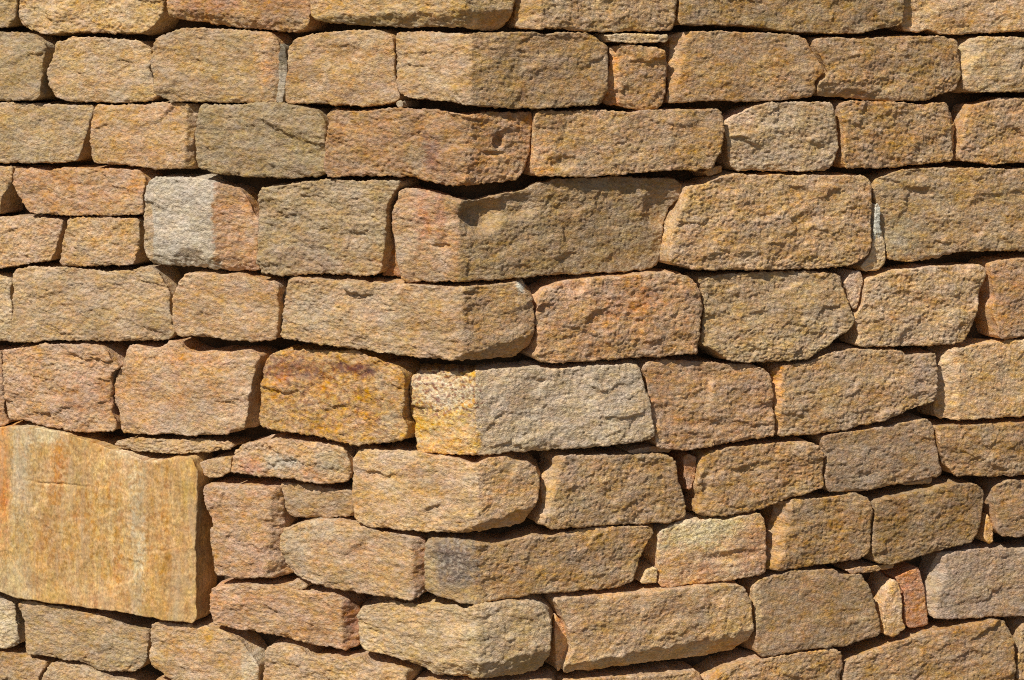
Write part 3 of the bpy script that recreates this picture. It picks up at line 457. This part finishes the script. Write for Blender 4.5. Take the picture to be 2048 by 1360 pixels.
    {"face": 'R', 'at': (0.0007, -0.0018), 'rgb': ((0.511, 0.294, 0.105),), 'pts': [(157, 679), (181, 701), (177, 717), (194, 724), (340, 714), (429, 708), (455, 692), (459, 654), (468, 625), (481, 588), (480, 570), (446, 565), (318, 572), (209, 576), (167, 579), (138, 590), (142, 602), (158, 628), (152, 660)], 'cuts': [(173, 646, -1, 0.35, 0.9)], 'stain_and_shading': [(161, 647, 17, 51, (0.75, 0.462, 0.162), 0.35)]},  # sunlit left facet also lightened in the colour
    {"face": 'R', 'at': (-0.0072, 0.0187), 'rgb': ((0.585, 0.267, 0.078),), 'pts': [(478, 697), (490, 703), (510, 693), (505, 643), (497, 622), (491, 623), (482, 660)], 'chink': 1},
    {"face": 'R', 'at': (0.0003, -0.0007), 'rgb': ((0.509, 0.274, 0.079),), 'pts': [(510, 679), (520, 701), (566, 711), (696, 713), (766, 709), (793, 700), (802, 661), (800, 610), (727, 595), (649, 575), (566, 567), (504, 573), (502, 586), (512, 609), (504, 635)], 'dents': [(524, 637, 13, 31, 6)]},
    {"face": 'R', 'at': (-0.0002, 0.0004), 'rgb': ((0.477, 0.274, 0.108),), 'pts': [(798, 712), (809, 721), (901, 725), (1064, 739), (1080, 726), (1088, 681), (1107, 619), (1097, 608), (970, 597), (872, 592), (819, 597), (808, 609), (809, 680)], 'stain_and_shading': [(868, 641, 58, 43, (0.463, 0.326, 0.189), 0.5)]},
    {"face": 'R', 'at': (0.0012, -0.0032), 'rgb': ((0.481, 0.262, 0.081),), 'pts': [(1084, 721), (1167, 718), (1315, 713), (1495, 706), (1495, 585), (1315, 594), (1218, 600), (1134, 609), (1115, 628), (1094, 668)]},
    {"face": 'L', 'at': (-0.0016, -0.0042), 'rgb': ((0.514, 0.306, 0.123),), 'pts': [(-431, 540), (-421, 556), (-358, 576), (-256, 581), (-204, 569), (-134, 566), (-113, 561), (-106, 546), (-105, 468), (-113, 445), (-134, 438), (-177, 439), (-256, 441), (-335, 444), (-387, 456), (-422, 476), (-433, 507)], 'cuts': [(-128, 509, 1, 0.05, 1.1)], 'stain_and_shading': [(-401, 503, 28, 41, (0.417, 0.345, 0.242), 0.5), (-338, 560, 33, 26, (0.473, 0.404, 0.28), 0.5), (-281, 514, 66, 31, (0.503, 0.219, 0.052), 0.4), (-115, 500, 13, 50, (0.39, 0.159, 0.041), 0.6)]},  # last patch paints the shade of the right-facing flank
    {"face": 'C', 'at': (0.006, 0.0003), 'rgb': ((0.358, 0.228, 0.099), (0.51, 0.286, 0.094)), 'pts': [(-108, 557), (-95, 567), (-52, 569), (-2, 562), (48, 555), (124, 568), (150, 561), (193, 567), (253, 570), (379, 563), (397, 552), (390, 539), (373, 516), (360, 481), (349, 450), (312, 442), (161, 447), (107, 447), (15, 443), (-36, 441), (-70, 451), (-107, 458), (-110, 505)], 'stain_and_shading': [(-44, 521, 41, 42, (0.146, 0.105, 0.091), 0.8), (-44, 521, 43, 45, (0.417, 0.321, 0.224), 0.7, 8), (-99, 510, 15, 50, (0.503, 0.321, 0.121), 0.6), (-39, 456, 43, 16, (0.473, 0.278, 0.087), 0.6)]},
    {"face": 'R', 'at': (-0.0014, 0.0037), 'rgb': ((0.707, 0.414, 0.158),), 'pts': [(414, 532), (421, 550), (485, 566), (569, 558), (647, 567), (657, 558), (666, 529), (666, 442), (657, 434), (569, 431), (441, 429), (416, 436), (416, 470), (414, 491)], 'dents': [(591, 481, 91, 15, 5)], 'stain_and_shading': [(509, 543, 101, 31, (0.75, 0.591, 0.286), 0.8), (639, 489, 40, 53, (0.577, 0.247, 0.071), 0.7), (485, 451, 67, 29, (0.601, 0.261, 0.067), 0.6)]},
    {"face": 'R', 'at': (-0.0022, 0.0056), 'rgb': ((0.75, 0.505, 0.21),), 'pts': [(373, 443), (389, 471), (412, 473), (412, 439)], 'chink': 1},
    {"face": 'R', 'at': (0.0007, -0.0019), 'rgb': ((0.453, 0.247, 0.072),), 'pts': [(701, 580), (727, 589), (822, 586), (880, 590), (913, 575), (922, 554), (920, 503), (918, 465), (899, 447), (798, 443), (703, 439), (669, 443), (671, 477), (686, 524)], 'cuts': [(712, 515, -1, 0.25, 0.9)], 'stain_and_shading': [(693, 517, 18, 85, (0.733, 0.367, 0.097), 0.35)]},  # pale left edge imitates sun on the facet
    {"face": 'R', 'at': (0.0005, -0.0014), 'rgb': ((0.4, 0.225, 0.07),), 'pts': [(930, 570), (998, 575), (1119, 590), (1189, 586), (1213, 567), (1210, 520), (1200, 477), (1187, 456), (1068, 440), (978, 425), (938, 431), (926, 452), (928, 519)]},
    {"face": 'R', 'at': (-0.0036, 0.0093), 'rgb': ((0.723, 0.375, 0.081),), 'pts': [(1230, 513), (1246, 488), (1245, 445), (1230, 444), (1220, 456), (1222, 490)], 'chink': 1},
    {"face": 'R', 'at': (0.0012, -0.003), 'rgb': ((0.453, 0.247, 0.079),), 'pts': [(1241, 570), (1270, 587), (1315, 582), (1509, 573), (1509, 447), (1315, 457), (1261, 460), (1243, 474), (1243, 517), (1237, 545)]},
    {"face": 'L', 'at': (0.0008, 0.002), 'rgb': ((0.529, 0.285, 0.104),), 'pts': [(-600, 400), (-595, 415), (-531, 430), (-421, 433), (-384, 428), (-303, 429), (-286, 420), (-269, 398), (-263, 370), (-263, 324), (-277, 316), (-348, 317), (-421, 326), (-508, 333), (-595, 337), (-601, 366)], 'cuts': [(-292, 373, 1, 0.05, 1.1)], 'stain_and_shading': [(-276, 369, 13, 51, (0.39, 0.147, 0.047), 0.6), (-576, 400, 45, 17, (0.704, 0.321, 0.098), 0.6)]},  # first patch: darker red-brown right side facet
    {"face": 'C', 'at': (0.0121, -0.005), 'rgb': ((0.539, 0.347, 0.146), (0.551, 0.364, 0.16)), 'pts': [(-274, 391), (-258, 407), (-196, 426), (-136, 426), (-51, 435), (-29, 430), (9, 444), (101, 440), (135, 430), (150, 413), (154, 384), (152, 321), (142, 295), (101, 287), (17, 291), (-51, 290), (-97, 289), (-162, 311), (-240, 318), (-262, 320), (-269, 344)], 'cuts': [(-29, 323, 0.1, -1, 0.5)], 'stain_and_shading': [(-2, 351, 27, 40, (0.566, 0.447, 0.261), 0.5)]},
    {"face": 'R', 'at': (0.0029, -0.0075), 'rgb': ((0.604, 0.347, 0.128),), 'pts': [(175, 434), (207, 434), (391, 427), (471, 430), (571, 425), (604, 417), (625, 383), (630, 333), (629, 300), (599, 272), (539, 268), (337, 274), (204, 279), (197, 293), (216, 331), (205, 371), (190, 405)], 'cuts': [(387, 309, 0.06, -1, 0.75)], 'stain_and_shading': [(387, 283, 188, 23, (0.701, 0.494, 0.221), 0.7), (585, 349, 34, 63, (0.75, 0.461, 0.168), 0.6)]},  # bottom bevel greyer, its lit look painted into the colour
    {"face": 'R', 'at': (-0.0065, 0.0168), 'rgb': ((0.75, 0.426, 0.154),), 'pts': [(185, 400), (198, 384), (212, 360), (222, 330), (206, 291), (192, 277), (186, 324)], 'stain_and_shading': [(202, 378, 15, 26, (0.725, 0.286, 0.034), 0.8)], 'chink': 1},
    {"face": 'R', 'at': (-0.0001, 0.0004), 'rgb': ((0.427, 0.247, 0.094),), 'pts': [(635, 404), (649, 423), (728, 435), (824, 430), (847, 417), (901, 410), (916, 389), (933, 340), (945, 288), (938, 277), (847, 262), (751, 265), (650, 261), (638, 272), (640, 329)], 'cuts': [(924, 376, 1, 0.6, 0.6)], 'stain_and_shading': [(697, 292, 68, 27, (0.565, 0.285, 0.083), 0.5), (641, 383, 11, 53, (0.75, 0.463, 0.139), 0.6)]},  # second patch: narrow paler strip down the left edge
    {"face": 'R', 'at': (-0.0011, 0.0028), 'rgb': ((0.726, 0.399, 0.117),), 'pts': [(953, 329), (966, 369), (982, 393), (994, 383), (1003, 345), (1001, 302), (1012, 281), (980, 267), (956, 273)], 'chink': 1},
    {"face": 'R', 'at': (-0.005, 0.0131), 'rgb': ((0.696, 0.28, 0.071),), 'pts': [(992, 393), (1051, 410), (1067, 365), (1080, 280), (1054, 275), (1026, 278), (1013, 303), (1014, 352)], 'chink': 1},
    {"face": 'R', 'at': (-0.0016, 0.0041), 'rgb': ((0.48, 0.315, 0.179),), 'pts': [(1090, 400), (1107, 436), (1199, 436), (1321, 429), (1529, 416), (1529, 258), (1321, 275), (1224, 283), (1147, 287), (1082, 296), (1072, 342)], 'cuts': [(1104, 356, -1, 0.25, 0.8)], 'stain_and_shading': [(1084, 358, 17, 66, (0.615, 0.427, 0.218), 0.4), (1283, 338, 60, 67, (0.494, 0.284, 0.106), 0.5)]},  # light left strip: sunlit flank put into the colour
    {"face": 'L', 'at': (0.0043, 0.0112), 'rgb': ((0.591, 0.441, 0.243),), 'pts': [(-1272, 331), (-1138, 338), (-1102, 324), (-1099, 305), (-1088, 240), (-1111, 225), (-1272, 206)]},
    {"face": 'L', 'at': (0.0013, 0.0035), 'rgb': ((0.466, 0.289, 0.114),), 'pts': [(-1088, 323), (-1075, 334), (-979, 333), (-879, 325), (-830, 315), (-811, 306), (-755, 303), (-755, 245), (-781, 214), (-840, 205), (-894, 205), (-929, 219), (-1005, 219), (-1062, 221), (-1069, 252), (-1070, 295)], 'stain_and_shading': [(-822, 256, 58, 32, (0.39, 0.299, 0.175), 0.5)]},
    {"face": 'L', 'at': (0.0009, 0.0024), 'rgb': ((0.529, 0.303, 0.103),), 'pts': [(-743, 318), (-732, 324), (-661, 328), (-586, 326), (-544, 314), (-506, 282), (-485, 261), (-489, 205), (-600, 181), (-692, 205), (-744, 228), (-749, 254)], 'stain_and_shading': [(-505, 261, 20, 31, (0.599, 0.505, 0.322), 0.6)]},
    {"face": 'L', 'at': (0.0004, 0.001), 'rgb': ((0.539, 0.324, 0.129),), 'pts': [(-473, 278), (-464, 302), (-438, 309), (-392, 310), (-366, 291), (-303, 296), (-246, 305), (-232, 293), (-143, 288), (-146, 268), (-159, 200), (-478, 160), (-481, 222)]},
    {"face": 'L', 'at': (0.0022, 0.0056), 'rgb': ((0.443, 0.256, 0.092),), 'pts': [(-1281, 200), (-1133, 213), (-1066, 212), (-1013, 203), (-1034, 176), (-1052, 108), (-1281, 71)]},
    {"face": 'L', 'at': (0.0014, 0.0037), 'rgb': ((0.509, 0.32, 0.133),), 'pts': [(-1027, 172), (-1004, 207), (-919, 210), (-869, 197), (-810, 190), (-766, 176), (-760, 113), (-1037, 78)]},
    {"face": 'L', 'at': (0.0002, 0.0005), 'rgb': ((0.509, 0.299, 0.11),), 'pts': [(-748, 192), (-690, 195), (-599, 174), (-487, 194), (-483, 149), (-748, 110)]},
    {"face": 'C', 'at': (0.01, -0.0005), 'rgb': ((0.509, 0.299, 0.11), (0.499, 0.286, 0.105)), 'pts': [(-145, 259), (-95, 273), (5, 282), (102, 274), (162, 271), (178, 249), (181, 157), (-150, 186)]},
    {"face": 'R', 'at': (0.0014, -0.0036), 'rgb': ((0.559, 0.32, 0.114),), 'pts': [(201, 262), (309, 259), (509, 245), (516, 219), (505, 132), (197, 156)]},
    {"face": 'R', 'at': (0.0011, -0.003), 'rgb': ((0.571, 0.316, 0.098),), 'pts': [(527, 226), (565, 246), (629, 258), (792, 260), (826, 260), (847, 246), (851, 217), (841, 148), (829, 101), (524, 126)]},
    {"face": 'R', 'at': (0.0013, -0.0034), 'rgb': ((0.481, 0.262, 0.081),), 'pts': [(857, 216), (870, 230), (962, 252), (1076, 266), (1239, 278), (1268, 270), (1288, 225), (1294, 168), (1290, 93), (1251, 70), (866, 93), (855, 168)]},
    {"face": 'R', 'at': (-0.0008, 0.0021), 'rgb': ((0.573, 0.337, 0.123),), 'pts': [(1309, 201), (1317, 250), (1336, 268), (1527, 252), (1527, 62), (1311, 80), (1305, 157)]},
    {"face": 'R', 'at': (-0.0036, 0.0093), 'rgb': ((0.59, 0.329, 0.123),), 'pts': [(862, 423), (902, 426), (987, 424), (980, 414), (918, 411), (874, 414)], 'chink': 1},
    {"face": 'R', 'at': (-0.005, 0.0131), 'rgb': ((0.5, 0.294, 0.121),), 'pts': [(346, 719), (398, 725), (450, 715), (444, 709), (354, 713)], 'chink': 1},
    {"face": 'L', 'at': (0.0011, 0.0028), 'rgb': ((0.554, 0.317, 0.119),), 'pts': [(-420, 437), (-392, 448), (-371, 440), (-381, 430), (-409, 428)], 'chink': 1},
    {"face": 'R', 'at': (-0.0057, 0.0149), 'rgb': ((0.558, 0.307, 0.11),), 'pts': [(521, 1292), (548, 1303), (566, 1307), (569, 1291), (538, 1284)], 'chink': 1},
    {"face": 'L', 'at': (0.0018, 0.0047), 'rgb': ((0.48, 0.354, 0.199),), 'pts': [(-172, 1444), (-158, 1448), (-154, 1434), (-167, 1432)], 'chink': 1},
    {"face": 'R', 'at': (-0.005, 0.0131), 'rgb': ((0.503, 0.328, 0.162),), 'pts': [(1003, 597), (1054, 604), (1090, 604), (1082, 593), (1022, 591)], 'chink': 1},
]
FINE = 2.15
for i, d in enumerate(STONES):
    o = build_stone(d, 100 + i, FINE)
    if d.get('slab'): o['label'] = 'large smooth upright slab with ochre and grey streaks'

# the same wall carried on past the view: courses to either side, above and at the foot
rnd = random.Random(5)
TONES = [(.50, .31, .13), (.46, .29, .12), (.52, .35, .17), (.44, .26, .10), (.48, .34, .18), (.40, .27, .13)]
def course(u0, u1, z0, z1):
    a = u0
    while a < u1 - 60:
        wd = rnd.uniform(170, 400)
        b = a + wd
        if u1 - b < 130: b = u1
        face = 'L' if b <= 0 else 'R' if a >= 0 else 'C'
        if face == 'C':
            b = max(b, 110)
            if a > -90: a = min(a, -20)
        p = [(a + 4, z1 - 4), ((a + b) / 2, z1 - 2), (b - 4, z1 - 4), (b - 3, (z0 + z1) / 2), (b - 5, z0 + 4), ((a + b) / 2, z0 + 2), (a + 5, z0 + 4), (a + 3, (z0 + z1) / 2)]
        p = [(x + rnd.uniform(-4, 4), y + rnd.uniform(-4, 4)) for x, y in p]
        t = rnd.choice(TONES)
        off = rnd.uniform(-.005, .005)
        at = (0, -off) if face == 'C' else ((-SIN if face == 'L' else SIN) * off, -COS * off)
        build_stone(dict(face=face, at=at, rgb=(t, t), pts=p), rnd.randrange(10**6), 9.)
        a = b
for (u1, z0, z1) in ((-1293, 1592, 1738), (-1318, 1440, 1588), (-1306, 1297, 1434), (-1294, 1182, 1290), (-1308, 1060, 1178),
                     (-1282, 900, 1052), (-1324, 712, 890), (-1326, 350, 705), (-1275, 212, 340), (-1284, 74, 206)):
    course(-1900, u1, z0, z1)
for (u0, z0, z1) in ((1505, 1592, 1744), (1512, 1454, 1584), (1506, 1295, 1446), (1530, 1094, 1286), (1516, 903, 1084),
                     (1506, 722, 896), (1502, 590, 716), (1514, 446, 580), (1534, 268, 438), (1534, 68, 262)):
    course(u0, 2100, z0, z1)
course(-1900, 2100, 1750, 1895)
course(-1900, 2100, 1900, 2050)
course(-1900, 2100, -90, 64)
